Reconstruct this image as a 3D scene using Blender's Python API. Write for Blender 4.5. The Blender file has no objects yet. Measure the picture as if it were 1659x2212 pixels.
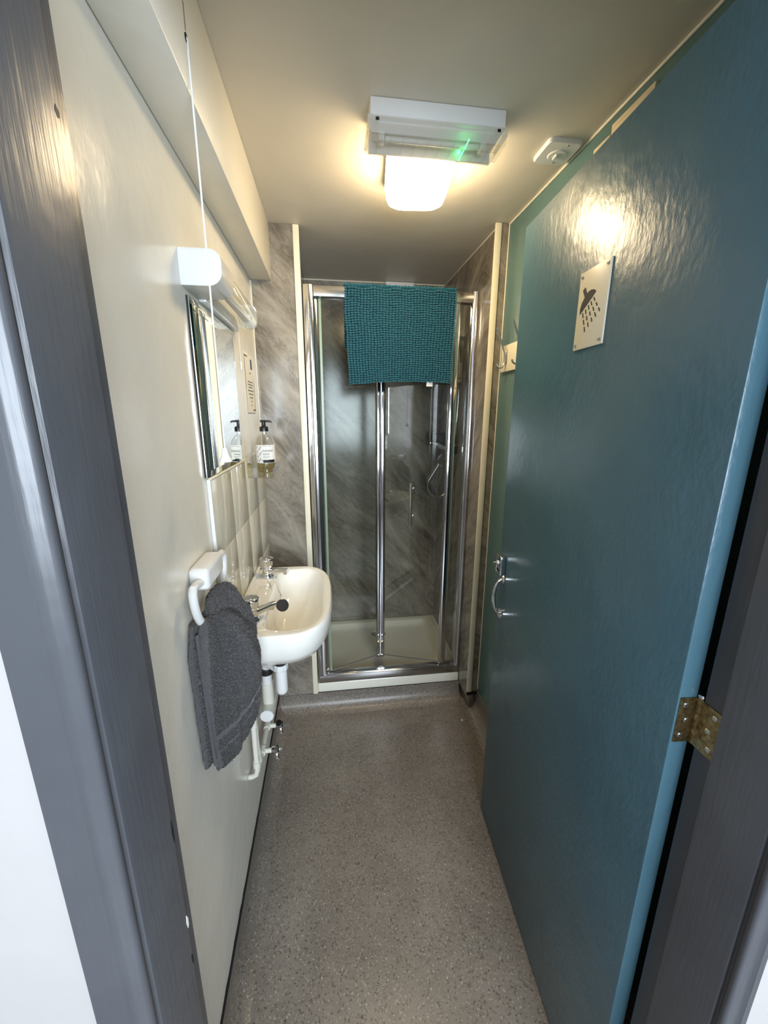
import bpy, bmesh, math, random
from mathutils import Vector, Matrix
random.seed(7)
PI = math.pi
SC = bpy.context.scene
COL = SC.collection

# ------------------------------------------------------------------ camera
YAW, PITCH, ROLL, FPX = 0.1344, 0.2428, 0.0038, 855.27
CAM = Vector((0.2942, 0.0, 1.4871))
fwd = Vector((math.sin(YAW)*math.cos(PITCH), math.cos(YAW)*math.cos(PITCH), -math.sin(PITCH)))
rgt = Vector((math.cos(YAW), -math.sin(YAW), 0)); upv = rgt.cross(fwd)
r2 = math.cos(ROLL)*rgt + math.sin(ROLL)*upv
u2 = -math.sin(ROLL)*rgt + math.cos(ROLL)*upv
cd = bpy.data.cameras.new('camera'); cam = bpy.data.objects.new('camera', cd); COL.objects.link(cam)
cd.sensor_fit = 'VERTICAL'; cd.sensor_height = 36.0; cd.sensor_width = 27.0
cd.lens = FPX/2212*36.0; cd.clip_start = 0.02; cd.clip_end = 60
m = Matrix((r2, u2, -fwd)).transposed().to_4x4(); m.translation = CAM
cam.matrix_world = m
SC.camera = cam

# ------------------------------------------------------------------ world, daylight, exposure
w = bpy.data.worlds.new('world'); SC.world = w; w.use_nodes = True
w.node_tree.nodes['Background'].inputs[0].default_value = (0.62, 0.78, 1.0, 1)
w.node_tree.nodes['Background'].inputs[1].default_value = 1.0

def area_light(name, loc, rot, sx, sy, power, col):
    l = bpy.data.lights.new(name, 'AREA'); l.shape = 'RECTANGLE'; l.size = sx; l.size_y = sy
    l.energy = power; l.color = col
    o = bpy.data.objects.new(name, l); COL.objects.link(o); o.location = loc; o.rotation_euler = rot
    return o
area_light('hall_window_daylight', (0.80, -1.62, 1.55), (PI/2, 0, 0), 1.4, 1.1, 38, (0.80, 0.90, 1.0))

SC.view_settings.view_transform = 'Standard'; SC.view_settings.look = 'None'
SC.view_settings.gamma = 1.0; SC.view_settings.use_curve_mapping = False
SC.view_settings.exposure = 1.42

# ------------------------------------------------------------------ materials
def s2l(c):
    return tuple((v/255/12.92 if v/255 <= 0.04045 else ((v/255+0.055)/1.055)**2.4) for v in c)
MATS = {}
def mat(name, rgb, rough=0.5, metal=0.0, spec=0.5, coat=0.0):
    mt = bpy.data.materials.new(name); mt.use_nodes = True
    b = mt.node_tree.nodes['Principled BSDF']
    b.inputs['Base Color'].default_value = (*s2l(rgb), 1); b.inputs['Roughness'].default_value = rough
    b.inputs['Metallic'].default_value = metal; b.inputs['Specular IOR Level'].default_value = spec
    b.inputs['Coat Weight'].default_value = coat
    MATS[name] = mt
    return mt
def nodes(mt): return mt.node_tree.nodes, mt.node_tree.links, mt.node_tree.nodes['Principled BSDF']
def texco(mt, scale=(1, 1, 1), rot=(0, 0, 0), src='Object'):
    n, l, b = nodes(mt)
    tc = n.new('ShaderNodeTexCoord'); mp = n.new('ShaderNodeMapping')
    mp.inputs['Scale'].default_value = scale; mp.inputs['Rotation'].default_value = rot
    l.new(tc.outputs[src], mp.inputs[0]); return mp.outputs[0]
def noise(mt, vec, scale, detail=4, rough=0.5, dist=0.0):
    n, l, b = nodes(mt); t = n.new('ShaderNodeTexNoise')
    t.inputs['Scale'].default_value = scale; t.inputs['Detail'].default_value = detail
    t.inputs['Roughness'].default_value = rough; t.inputs['Distortion'].default_value = dist
    l.new(vec, t.inputs['Vector']); return t.outputs[0]
def ramp(mt, fac, stops):
    n, l, b = nodes(mt); r = n.new('ShaderNodeValToRGB')
    e = r.color_ramp.elements
    while len(e) < len(stops): e.new(0.5)
    for i, (p, c) in enumerate(stops):
        e[i].position = p; e[i].color = (*s2l(c), 1) if len(c) == 3 else c
    l.new(fac, r.inputs[0]); return r.outputs[0]
def mix(mt, a, bb, fac, mode='MIX'):
    n, l, b = nodes(mt); x = n.new('ShaderNodeMix'); x.data_type = 'RGBA'; x.blend_type = mode
    for s, v in ((x.inputs[6], a), (x.inputs[7], bb), (x.inputs[0], fac)):
        if isinstance(v, (int, float)): s.default_value = v
        elif isinstance(v, tuple): s.default_value = (*v, 1) if len(v) == 3 else v
        else: l.new(v, s)
    return x.outputs[2]
def bump(mt, h, strength=0.2, dist=0.002, prev=None):
    n, l, b = nodes(mt); bp = n.new('ShaderNodeBump')
    bp.inputs['Strength'].default_value = strength; bp.inputs['Distance'].default_value = dist
    l.new(h, bp.inputs['Height'])
    if prev is not None: l.new(prev, bp.inputs['Normal'])
    l.new(bp.outputs[0], b.inputs['Normal']); return bp.outputs[0]
def setcol(mt, c):
    n, l, b = nodes(mt); l.new(c, b.inputs['Base Color'])

# gloss paint with brush texture; faint roller marks and scuffs
def gloss_paint(name, rgb, rough, bs=0.25, bd=0.0012, stretch=(1, 1, 0.25), sc=160, var=10, wave=.12):
    mt = mat(name, rgb, rough)
    v = texco(mt, stretch); h = noise(mt, v, sc, 3, 0.55)
    v2 = texco(mt); h2 = noise(mt, v2, 9, 3, 0.5)
    b1 = bump(mt, h2, wave, 0.02); bump(mt, h, bs, bd, b1)
    lo = tuple(max(0, c-var) for c in rgb); hi = tuple(min(255, c+var) for c in rgb)
    setcol(mt, ramp(mt, noise(mt, v2, 3.5, 4, 0.6), [(0.3, lo), (0.7, hi)]))
    return mt
M_WALL = gloss_paint('cream_gloss_wall_paint', (226, 222, 210), 0.22, 0.22, 0.0010, (1, 1, .35), 140, 4)
M_BOX = gloss_paint('cream_satin_boxing_paint', (224, 220, 208), 0.38, 0.1, 0.001, (1, 1, 1), 90, 3)
M_CEIL = gloss_paint('ceiling_paint', (214, 207, 192), 0.5, 0.08, 0.001, (1, 1, 1), 120, 3)
M_TEAL = gloss_paint('teal_gloss_door_paint', (68, 100, 113), 0.30, 0.5, 0.0016, (1, 1, .5), 105, 4, .2)
nodes(M_TEAL)[2].inputs['Specular IOR Level'].default_value = .4
M_TEALW = gloss_paint('teal_gloss_paint_lamplit', (88, 118, 118), 0.27, 0.3, 0.0012, (1, 1, .6), 120, 4)  # door teal made lighter and greener, lamp light put into the base colour
M_GREY = gloss_paint('charcoal_gloss_frame_paint', (78, 80, 85), 0.3, 0.3, 0.0014, (1, 1, .06), 190, 5)
M_HALL = gloss_paint('white_hall_paint', (176, 172, 170), 0.5, 0.1, 0.001, (1, 1, 1), 60, 2)
M_WHITEP = mat('white_plastic', (228, 228, 226), 0.28)
M_CREAMP = mat('cream_plastic_trim', (232, 225, 200), 0.35)
M_CERAM = mat('white_ceramic', (236, 234, 226), 0.06, 0, 0.6, 0.3)
M_ACRY = mat('white_acrylic_tray', (226, 224, 212), 0.18)
M_CHROME = mat('chrome', (225, 225, 228), 0.07, 1.0)
M_POST = mat('brushed_bright_aluminium', (212, 212, 214), 0.13, 1.0)
M_ALU = mat('polished_aluminium', (205, 205, 205), 0.2, 1.0)
M_SATIN = mat('satin_steel', (200, 200, 198), 0.28, 1.0)
M_BLACK = mat('black_plastic', (16, 16, 17), 0.35)
M_RUB = mat('black_rubber', (24, 24, 25), 0.55)
M_DARK = mat('dark_gap', (12, 12, 12), 0.9)
M_PAPER = mat('white_paper', (238, 234, 222), 0.6)
M_INK = mat('black_ink', (18, 18, 20), 0.6)
M_INKG = mat('grey_ink', (110, 110, 106), 0.6)
M_BLUE = mat('blue_ink', (70, 96, 120), 0.6)
M_BRASS = mat('tarnished_brass', (164, 140, 96), 0.36, 1.0)
M_SIGN = mat('sign_plate', (222, 216, 194), 0.35)
M_PIPE = mat('white_painted_pipe', (222, 219, 206), 0.35)
M_GROUT = mat('grout', (196, 190, 168), 0.8)
M_TAG = mat('white_fabric_tag', (230, 228, 222), 0.8)
M_SILIC = mat('white_silicone', (228, 224, 208), 0.4)
M_MIRROR = mat('mirror_silver', (235, 240, 236), 0.01, 1.0)

mt = M_BRASS; v = texco(mt); setcol(mt, ramp(mt, noise(mt, v, 140, 4, .6), [(.3, (112, 92, 58)), (.7, (190, 172, 130))]))

def thin_glass(name, tint, refl=1.0, ior=1.5, rough=0.0):
    mt = bpy.data.materials.new(name); mt.use_nodes = True; n = mt.node_tree.nodes; l = mt.node_tree.links
    n.remove(n['Principled BSDF']); out = n['Material Output']
    tr = n.new('ShaderNodeBsdfTransparent'); tr.inputs[0].default_value = (*tint, 1)
    gl = n.new('ShaderNodeBsdfGlossy'); gl.inputs['Roughness'].default_value = rough; gl.inputs[0].default_value = (refl, refl, refl, 1)
    lw = n.new('ShaderNodeLayerWeight'); lw.inputs[0].default_value = .5      # facing term, same from both sides
    pw = n.new('ShaderNodeMath'); pw.operation = 'POWER'; l.new(lw.outputs['Facing'], pw.inputs[0]); pw.inputs[1].default_value = 5
    f0 = ((ior-1)/(ior+1))**2
    fr = n.new('ShaderNodeMath'); fr.operation = 'MULTIPLY_ADD'; l.new(pw.outputs[0], fr.inputs[0]); fr.inputs[1].default_value = 1-f0; fr.inputs[2].default_value = f0
    mx = n.new('ShaderNodeMixShader'); l.new(fr.outputs[0], mx.inputs[0]); l.new(tr.outputs[0], mx.inputs[1]); l.new(gl.outputs[0], mx.inputs[2])
    l.new(mx.outputs[0], out.inputs[0]); return mt
M_GLASS = thin_glass('shower_glass', (0.945, 0.96, 0.945), 1.0, 1.55)
M_EDGE = mat('glass_edge_green', (128, 148, 124), 0.3)
M_SEAL = mat('grey_door_seal', (122, 120, 112), 0.35)
M_PRISM = mat('prismatic_cover', (214, 212, 204), .12)
nodes(M_PRISM)[2].inputs['Alpha'].default_value = .42
M_CLEAR = thin_glass('clear_acrylic', (0.93, 0.93, 0.9), 1.0, 1.45, 0.03)
M_BOTTLE = thin_glass('clear_bottle_plastic', (0.92, 0.92, 0.9), 1.0, 1.45, 0.03)
M_LIQ = thin_glass('soap_liquid', (0.86, 0.82, 0.6), 1.0, 1.33, 0.02)

def emit(name, col, strength):
    mt = bpy.data.materials.new(name); mt.use_nodes = True
    b = mt.node_tree.nodes['Principled BSDF']; b.inputs['Base Color'].default_value = (*col, 1)
    b.inputs['Emission Color'].default_value = (*col, 1); b.inputs['Emission Strength'].default_value = strength
    return mt
M_LAMP = emit('lamp_diffuser_glow', (1.0, 0.77, 0.47), 17.0)
M_LED = emit('green_led', (0.05, 1.0, 0.25), 6.0)

# grey veined marble-effect panel, veins running diagonally down to the right
def marble(name, base=1.0):
    mt = mat(name, (150, 144, 132), 0.16); n, l, b = nodes(mt)
    tc = n.new('ShaderNodeTexCoord'); sp = n.new('ShaderNodeSeparateXYZ'); l.new(tc.outputs['Object'], sp.inputs[0])
    ad = n.new('ShaderNodeMath'); ad.operation = 'ADD'; l.new(sp.outputs[0], ad.inputs[0]); l.new(sp.outputs[1], ad.inputs[1])
    cb = n.new('ShaderNodeCombineXYZ'); l.new(ad.outputs[0], cb.inputs[0]); l.new(sp.outputs[2], cb.inputs[2])
    mp = n.new('ShaderNodeMapping'); mp.inputs['Rotation'].default_value = (0, math.radians(-48), 0); l.new(cb.outputs[0], mp.inputs[0])
    mp2 = n.new('ShaderNodeMapping'); mp2.inputs['Scale'].default_value = (0.9, 1, 3.0); l.new(mp.outputs[0], mp2.inputs[0])
    v = mp2.outputs[0]
    c1 = ramp(mt, noise(mt, v, 2.0, 7, 0.6, 1.8), [(.32, (92, 86, 76)), (.45, (120, 113, 102)), (.56, (138, 131, 119)), (.70, (162, 155, 141))])
    lt = ramp(mt, noise(mt, v, 3.6, 8, 0.62, 2.6), [(.465, (0, 0, 0)), (.505, (125, 125, 125)), (.545, (0, 0, 0))])
    dk = ramp(mt, noise(mt, v, 3.0, 9, 0.68, 3.0), [(.56, (0, 0, 0)), (.6, (175, 175, 175)), (.64, (0, 0, 0))])
    c2 = mix(mt, c1, s2l((184, 177, 162)), lt)
    c3 = mix(mt, c2, s2l((74, 68, 60)), dk)
    setcol(mt, c3); return mt
M_MARB = marble('grey_marble_panel')
# cream wall tile with tall streaky moulded relief and soft pattern
mt = M_TILE = mat('cream_glazed_tile', (214, 209, 190), 0.08)
v = texco(mt, (1, 1, .22)); setcol(mt, ramp(mt, noise(mt, v, 16, 4, .5, 1.5), [(.40, (212, 207, 190)), (.5, (222, 218, 203)), (.60, (214, 210, 194))]))

# safety vinyl: speckled grey with black and pale flecks, stains near the corners
mt = M_VINYL = mat('speckled_safety_vinyl', (118, 112, 104), 0.32)
v = texco(mt)
base = ramp(mt, noise(mt, v, 5, 5, .6), [(.3, (114, 106, 97)), (.7, (134, 126, 116))])
sp1 = ramp(mt, noise(mt, v, 175, 2, .55), [(.33, (225, 225, 225)), (.43, (0, 0, 0))])
sp2 = ramp(mt, noise(mt, texco(mt, (1.1, 1, 1), (0, 0, .7)), 150, 2, .55), [(.60, (0, 0, 0)), (.70, (215, 215, 215))])
sp3 = ramp(mt, noise(mt, v, 60, 4, .7), [(.4, (120, 120, 120)), (.55, (0, 0, 0))])
c = mix(mt, base, s2l((48, 44, 40)), sp1); c = mix(mt, c, s2l((192, 186, 176)), sp2); c = mix(mt, c, s2l((84, 78, 71)), sp3)
st = ramp(mt, noise(mt, texco(mt), 2.2, 4, .65), [(.55, (0, 0, 0)), (.75, (90, 90, 90))])
c = mix(mt, c, s2l((82, 74, 62)), st)
setcol(mt, c); bump(mt, noise(mt, v, 210, 3, .6), .3, .001)

def fabric(name, rgb, sc=420, strength=.8, dist=.004):
    mt = mat(name, rgb, .95, 0, .15); v = texco(mt)
    nz = noise(mt, v, sc, 4, .7); lo = tuple(int(c*.55) for c in rgb); hi = tuple(min(255, int(c*1.3)) for c in rgb)
    setcol(mt, ramp(mt, nz, [(.3, lo), (.7, hi)])); bump(mt, nz, strength, dist)
    b = nodes(mt)[2]; b.inputs['Sheen Weight'].default_value = .25; b.inputs['Sheen Roughness'].default_value = .5
    return mt
M_TOWEL = fabric('charcoal_terry', (80, 78, 77), 300)
M_HEM = fabric('charcoal_hem', (84, 84, 86), 700, .3, .001)
M_MAT = fabric('teal_chenille', (14, 90, 106), 300, .3, .001)
M_MATB = fabric('teal_mat_backing', (8, 58, 68), 300, .3, .001)
mt = M_WOOD = mat('bare_timber', (206, 188, 150), .6)
v = texco(mt, (1, .06, 1)); setcol(mt, ramp(mt, noise(mt, v, 260, 3, .5), [(.35, (204, 188, 156)), (.65, (226, 214, 186))]))

# ------------------------------------------------------------------ object helpers
def rootloc(p):
    v = Vector((0, 0, 0))
    while p is not None: v += p.location; p = p.parent
    return v
def link(name, me, m_, parent=None, smooth=False, kind=None):
    o = bpy.data.objects.new(name, me); COL.objects.link(o)
    if m_ is not None and not me.materials: me.materials.append(m_)
    if parent is not None:
        off = rootloc(parent); me.transform(Matrix.Translation(-off)); o.parent = parent
    else:
        xs = [v.co for v in me.vertices]
        off = Vector((sum(c.x for c in xs)/len(xs), sum(c.y for c in xs)/len(xs), min(c.z for c in xs)))
        me.transform(Matrix.Translation(-off)); o.location = off
    if smooth:
        me.polygons.foreach_set('use_smooth', [True]*len(me.polygons))
        try: me.set_sharp_from_angle(angle=math.radians(40))
        except Exception: pass
    if kind: o['kind'] = kind
    return o
def from_bm(name, bm, m_, parent=None, smooth=False, kind=None):
    bmesh.ops.recalc_face_normals(bm, faces=bm.faces)
    me = bpy.data.meshes.new(name); bm.to_mesh(me); bm.free(); return link(name, me, m_, parent, smooth, kind)
def pyd(name, vs, fs, m_, parent=None, smooth=False, kind=None):
    bm = bmesh.new(); bv = [bm.verts.new(v) for v in vs]
    for f in fs:
        try: bm.faces.new([bv[i] for i in f])
        except ValueError: pass
    return from_bm(name, bm, m_, parent, smooth, kind)
def bm_box(lo, hi, bev=0.0, seg=2, bm=None):
    bm2 = bmesh.new(); bmesh.ops.create_cube(bm2, size=1)
    for v in bm2.verts:
        v.co = Vector([lo[i]+(v.co[i]+.5)*(hi[i]-lo[i]) for i in range(3)])
    if bev: bmesh.ops.bevel(bm2, geom=list(bm2.edges), offset=bev, segments=seg, profile=.5, affect='EDGES')
    if bm is None: return bm2
    me = bpy.data.meshes.new('tmp'); bm2.to_mesh(me); bm2.free(); bm.from_mesh(me); bpy.data.meshes.remove(me); return bm
def box(name, lo, hi, m_, parent=None, bev=0.0, seg=2, kind=None, xf=None):
    bm = bm_box(lo, hi, bev, seg)
    if xf is not None: bm.transform(xf)
    return from_bm(name, bm, m_, parent, bev > 0, kind)
def prism(name, pts, axis, a, b, m_, parent=None, kind=None, smooth=False, bev=0, xf=None):
    """closed 2D outline swept along an axis; pts are the two other coordinates in xyz order"""
    def P(p, t):
        return {0: (t, p[0], p[1]), 1: (p[0], t, p[1]), 2: (p[0], p[1], t)}[axis]
    bm = bmesh.new(); n = len(pts)
    A = [bm.verts.new(P(p, a)) for p in pts]; B = [bm.verts.new(P(p, b)) for p in pts]
    for i in range(n): bm.faces.new((A[i], A[(i+1) % n], B[(i+1) % n], B[i]))
    bm.faces.new(A); bm.faces.new(B)
    if bev: bmesh.ops.bevel(bm, geom=list(bm.edges), offset=bev, segments=2, profile=.5, affect='EDGES')
    if xf is not None: bm.transform(xf)
    return from_bm(name, bm, m_, parent, smooth or bev > 0, kind)
def frame_of(d):
    d = d.normalized(); a = Vector((0, 0, 1)) if abs(d.z) < .9 else Vector((1, 0, 0))
    x = d.cross(a).normalized(); return x, d.cross(x).normalized()
def bm_tube(path, rad, seg=12, bm=None, closed=False):
    bm = bm or bmesh.new(); path = [Vector(p) for p in path]; n = len(path)
    rads = rad if isinstance(rad, (list, tuple)) else [rad]*n; rings = []; x = None
    for i in range(n):
        if closed: d = path[(i+1) % n]-path[i-1]
        else: d = path[min(i+1, n-1)]-path[max(i-1, 0)]
        if d.length < 1e-9: d = Vector((0, 0, 1))
        d.normalize()
        if x is None: x, y = frame_of(d)
        else:
            x = (x-d*x.dot(d)); x = x.normalized() if x.length > 1e-6 else frame_of(d)[0]; y = d.cross(x)
        rings.append([bm.verts.new(path[i]+rads[i]*(math.cos(2*PI*k/seg)*x+math.sin(2*PI*k/seg)*y)) for k in range(seg)])
    for i in range(n if closed else n-1):
        A, B = rings[i], rings[(i+1) % n]
        for k in range(seg): bm.faces.new((A[k], A[(k+1) % seg], B[(k+1) % seg], B[k]))
    if not closed: bm.faces.new(rings[0][::-1]); bm.faces.new(rings[-1])
    return bm
def tube(name, path, rad, m_, parent=None, seg=12, closed=False, kind=None):
    return from_bm(name, bm_tube(path, rad, seg, None, closed), m_, parent, True, kind)
def lathe(name, prof, c, m_, parent=None, seg=28, axis=Vector((0, 0, 1)), smooth=True):
    """prof: list of (radius, height) along axis from c"""
    axis = Vector(axis).normalized(); c = Vector(c)
    if abs(axis.z) > .99: x, y = Vector((1, 0, 0)), Vector((0, 1, 0))*(1 if axis.z > 0 else -1)
    else: x, y = frame_of(axis)
    bm = bmesh.new(); rings = []
    for r, h in prof:
        if r < 1e-6: rings.append([bm.verts.new(c+axis*h)])
        else: rings.append([bm.verts.new(c+axis*h+r*(math.cos(2*PI*k/seg)*x+math.sin(2*PI*k/seg)*y)) for k in range(seg)])
    for A, B in zip(rings, rings[1:]):
        for k in range(seg):
            k2 = (k+1) % seg
            if len(A) == 1 and len(B) == 1: continue
            if len(A) == 1: bm.faces.new((A[0], B[k2], B[k]))
            elif len(B) == 1: bm.faces.new((A[k], A[k2], B[0]))
            else: bm.faces.new((A[k], A[k2], B[k2], B[k]))
    if len(rings[0]) > 1: bm.faces.new(rings[0][::-1])
    if len(rings[-1]) > 1: bm.faces.new(rings[-1])
    return from_bm(name, bm, m_, parent, smooth)
def loft(name, secs, m_, parent=None, capA=True, capB=True, smooth=True, kind=None, closed=True):
    bm = bmesh.new(); R = [[bm.verts.new(p) for p in s] for s in secs]; n = len(secs[0])
    for A, B in zip(R, R[1:]):
        for k in range(n if closed else n-1): bm.faces.new((A[k], A[(k+1) % n], B[(k+1) % n], B[k]))
    if capA: bm.faces.new(R[0][::-1])
    if capB: bm.faces.new(R[-1])
    return from_bm(name, bm, m_, parent, smooth, kind)
def tag(o, label, cat, group=None):
    o['label'] = label; o['category'] = cat
    if group: o['group'] = group
    return o
def thing(name, label, cat, loc, group=None):
    o = bpy.data.objects.new(name, None); COL.objects.link(o); o.location = loc; o.empty_display_size = .05
    return tag(o, label, cat, group)
def struct(o, label=None):
    o['kind'] = 'structure'
    if label: o['label'] = label
    return o
def text_mesh(body, size):
    cu = bpy.data.curves.new('lettering', 'FONT'); cu.body = body; cu.size = size; cu.align_x = 'LEFT'
    o = bpy.data.objects.new('lettering', cu); COL.objects.link(o)
    bpy.context.view_layer.update()
    me = bpy.data.meshes.new_from_object(o.evaluated_get(bpy.context.evaluated_depsgraph_get()))
    bpy.data.objects.remove(o); return me

# ------------------------------------------------------------------ key dimensions
BW, ZB, ZC = 0.0824, 1.998, 2.199           # boxing width, boxing underside, ceiling
YP, YP2 = 1.7874, 1.6631                    # left / right marble panel front
XR, YS = 1.0045, 2.43                       # right wall, shower back wall
YF = 1.8132                                 # shower frame plane
SX0, SX1 = 0.178, 0.968                     # shower side walls

# ------------------------------------------------------------------ the room shell
def S(o, label): return struct(o, label)
S(box('floor', (-1.3, -1.75, -.06), (1.95, 2.5, 0), M_VINYL), 'speckled brown-grey safety vinyl floor')
S(box('ceiling', (-.05, .42, ZC), (1.1, 2.5, ZC+.05), M_CEIL), 'cream painted ceiling of the shower room')
wl = S(box('wall_left', (-.1, .42, 0), (0, YP+.012, ZC), M_WALL), 'cream gloss painted wall on the left')
S(box('wall_right', (XR, .42, 0), (XR+.1, YP2+.012, ZC), M_TEALW), 'teal gloss painted wall on the right behind the open door')
S(box('wall_back', (SX0-.02, YS, 0), (SX1+.02, YS+.04, ZC), M_MARB), 'grey marble-effect panel at the back of the shower')
S(box('wall_shower_left', (SX0-.02, YP+.012, .0), (SX0, YS, ZC), M_MARB), 'grey marble-effect panel on the left side of the shower')
S(box('wall_shower_right', (SX1, YP2+.012, .0), (SX1+.02, YS, ZC), M_MARB), 'grey marble-effect panel on the right side of the shower')
S(box('wall_panel_left', (0.0005, YP, .09), (.176, YP+.012, ZC-.001), M_MARB), 'narrow grey marble-effect panel behind the wash basin')
S(box('wall_panel_right', (.958, YP2, .119), (XR-.0005, YP2+.012, ZC-.001), M_MARB), 'very narrow grey marble-effect panel beside the coat hooks')
S(box('wall_panel_reveal', (.948, YP2+.006, .085), (SX1, YF+.02, 1.999), M_MARB), 'grey marble-effect filler panel between shower frame and right corner trim')
# boxing along the left side of the ceiling
S(box('trim_1', (0.0005, .42, ZB), (BW, YP-.0005, ZC-.0005), M_BOX, bev=.003), 'cream boxed-in pipe casing along the top of the left wall')
S(box('trim_2', (.1726, YP-.006, .088), (.197, YP+.016, ZC-.001), M_CREAMP, bev=.003), 'cream corner trim strip left of the shower')
S(box('trim_3', (.945, YP2-.006, .118), (.9705, YP2+.005, ZC-.001), M_CREAMP, bev=.003), 'cream corner trim strip right of the shower')
S(tube('trim_4', [(XR-.002, .43, ZC-.003), (XR-.002, YP2-.001, ZC-.003)], .0035, M_SILIC, seg=8), 'thin cream bead between ceiling and teal wall')
S(tube('trim_5', [(XR-.002, YP2-.001, .13), (XR-.002, YP2-.001, ZC-.006)], .0025, M_SILIC, seg=8), 'thin pale bead between marble panel and teal wall')
S(tube('trim_6', [(.002, YP-.0015, .12), (.002, YP-.0015, ZB-.002)], .0022, M_SILIC, seg=8), 'thin cream bead between cream wall and marble panel')
S(tube('trim_7', [(SX0, YS-.001, ZC-.002), (SX1, YS-.001, ZC-.002)], .003, M_SILIC, seg=8), 'pale bead at the top of the shower back wall')
S(tube('trim_8', [(SX1-.001, YP2+.02, ZC-.002), (SX1-.001, YS, ZC-.002)], .003, M_SILIC, seg=8), 'pale bead at the top of the right shower wall')

# coved vinyl upstands
def cove(name, path_fn, a, b, h, R, label, n=7):
    pts = [(-.002, -.002), (-.002, h), (.003, h)]
    pts += [(.003, R)] if h > R else []
    for i in range(1, n):
        t = PI + (PI/2)*i/(n-1)
        pts.append((.003+R+R*math.cos(t), R+R*math.sin(t)+.0006))
    pts.append((.003+R, -.002))
    vs = [path_fn(p[0], a, p[1]) for p in pts]+[path_fn(p[0], b, p[1]) for p in pts]; k = len(pts)
    fs = [(i, (i+1) % k, k+(i+1) % k, k+i) for i in range(k)]+[tuple(range(k)), tuple(range(2*k-1, k-1, -1))]
    o = pyd(name, vs, fs, M_VINYL, smooth=True); return S(o, label)
bl = cove('baseboard_left', lambda d, t, z: (d, t, z), .421, YP, .088, .05, 'coved vinyl skirting below the cream wall')
cove('baseboard_back', lambda d, t, z: (t, YP-d+.002, z), .002, .948, .086, .06, 'coved vinyl skirting below the shower tray')
cove('baseboard_right', lambda d, t, z: (XR-d, t, z), .45, YP2+.1, .115, .06, 'coved vinyl skirting below the teal wall')
# ragged dark sealant line above the left skirting
vs, fs = [], []; N = 60
for i in range(N+1):
    y = .422+(YP-.43)*i/N
    z1 = .089+.010+.006*random.random(); x = .0035
    vs += [(x, y, .086), (x, y, z1), (.0, y, z1), (.0, y, .086)]
for i in range(N):
    a = 4*i; b = a+4
    fs += [(a, b, b+1, a+1), (a+1, b+1, b+2, a+2), (a, a+3, b+3, b)]
fs += [(0, 1, 2, 3), (4*N, 4*N+3, 4*N+2, 4*N+1)]
S(pyd('trim_9', vs, fs, M_DARK), 'ragged dark sealant line between cream wall and vinyl skirting')

# wall round the doorway and the hall outside
S(box('wall_hall_left', (-1.2, .29, 0), (.0575, .4195, 2.45), M_HALL), 'white hall wall left of the doorway')
S(box('wall_hall_right', (.823, .29, 0), (1.85, .4195, 2.45), M_HALL), 'white hall wall right of the doorway')
S(box('wall_hall_over_door', (.0575, .29, 2.06), (.823, .4195, 2.45), M_HALL), 'white wall above the doorway')
S(box('wall_hall_side', (1.85, -1.75, 0), (1.95, .29, 2.45), M_HALL), 'white side wall of the hall')
S(box('ceiling_hall', (-1.3, -1.75, 2.45), (1.95, .42, 2.5), M_HALL), 'white hall ceiling')
S(box('wall_hall_far', (-1.3, -1.75, 0), (-1.2, .29, 2.45), M_HALL), 'white end wall of the hall')
bm = bmesh.new()
for lo, hi in (((-1.2, -1.75, 0), (.08, -1.65, 2.45)), ((1.52, -1.75, 0), (1.85, -1.65, 2.45)), ((.08, -1.75, 0), (1.52, -1.65, .98)), ((.08, -1.75, 2.12), (1.52, -1.65, 2.45))):
    bm_box(lo, hi, 0, 2, bm)
S(from_bm('wall_hall_window', bm, M_HALL), 'white hall wall with the window behind the viewer')
bm = bmesh.new()
for lo, hi in (((.08, -1.72, .98), (.12, -1.66, 2.12)), ((1.48, -1.72, .98), (1.52, -1.66, 2.12)), ((.12, -1.72, .98), (1.48, -1.66, 1.02)), ((.12, -1.72, 2.08), (1.48, -1.66, 2.12)), ((.78, -1.72, 1.02), (.82, -1.66, 2.08))):
    bm_box(lo, hi, 0, 2, bm)
S(from_bm('window_1', bm, M_WHITEP), 'white framed hall window')

# door frame: rebated jambs with stop, groove and rounded bead
def jamb(name, sx, x0, label):
    # outline in (distance from opening-side origin, y); sx=+1 left jamb (faces +x), -1 right jamb
    pr = [(.0, .4195), (.090, .4195), (.090, .386), (.1005, .386), (.1005, .312), (.0995, .308), (.0965, .306), (.0965, .3035)]
    for i in range(7):
        t = math.radians(60-150*i/6); pr.append((.0935+.0072*math.cos(t), .2965+.0062*math.sin(t)))
    pr += [(.0895, .288), (.0865, .284), (.0572 if sx > 0 else .078, .284), (.0572 if sx > 0 else .078, .291), (.0, .291)]
    if sx > 0: pts = [(x0+a, y) for a, y in pr]
    else:
        pr2 = [(a-.06 if a < .05 else a, y) for a, y in pr]
        pts = [(x0-a, y) for a, y in pr]
    return S(prism(name, pts, 2, 0, 2.06, M_GREY, smooth=True), label)
jl = jamb('trim_10', 1, 0.0, 'charcoal gloss painted door jamb on the left')
jr = jamb('trim_11', -1, .906, 'charcoal gloss painted hinge-side door jamb on the right')
S(box('trim_12', (.0575, .286, 2.0), (.823, .4195, 2.06), M_GREY, bev=.004), 'charcoal gloss painted door frame head')
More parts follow.
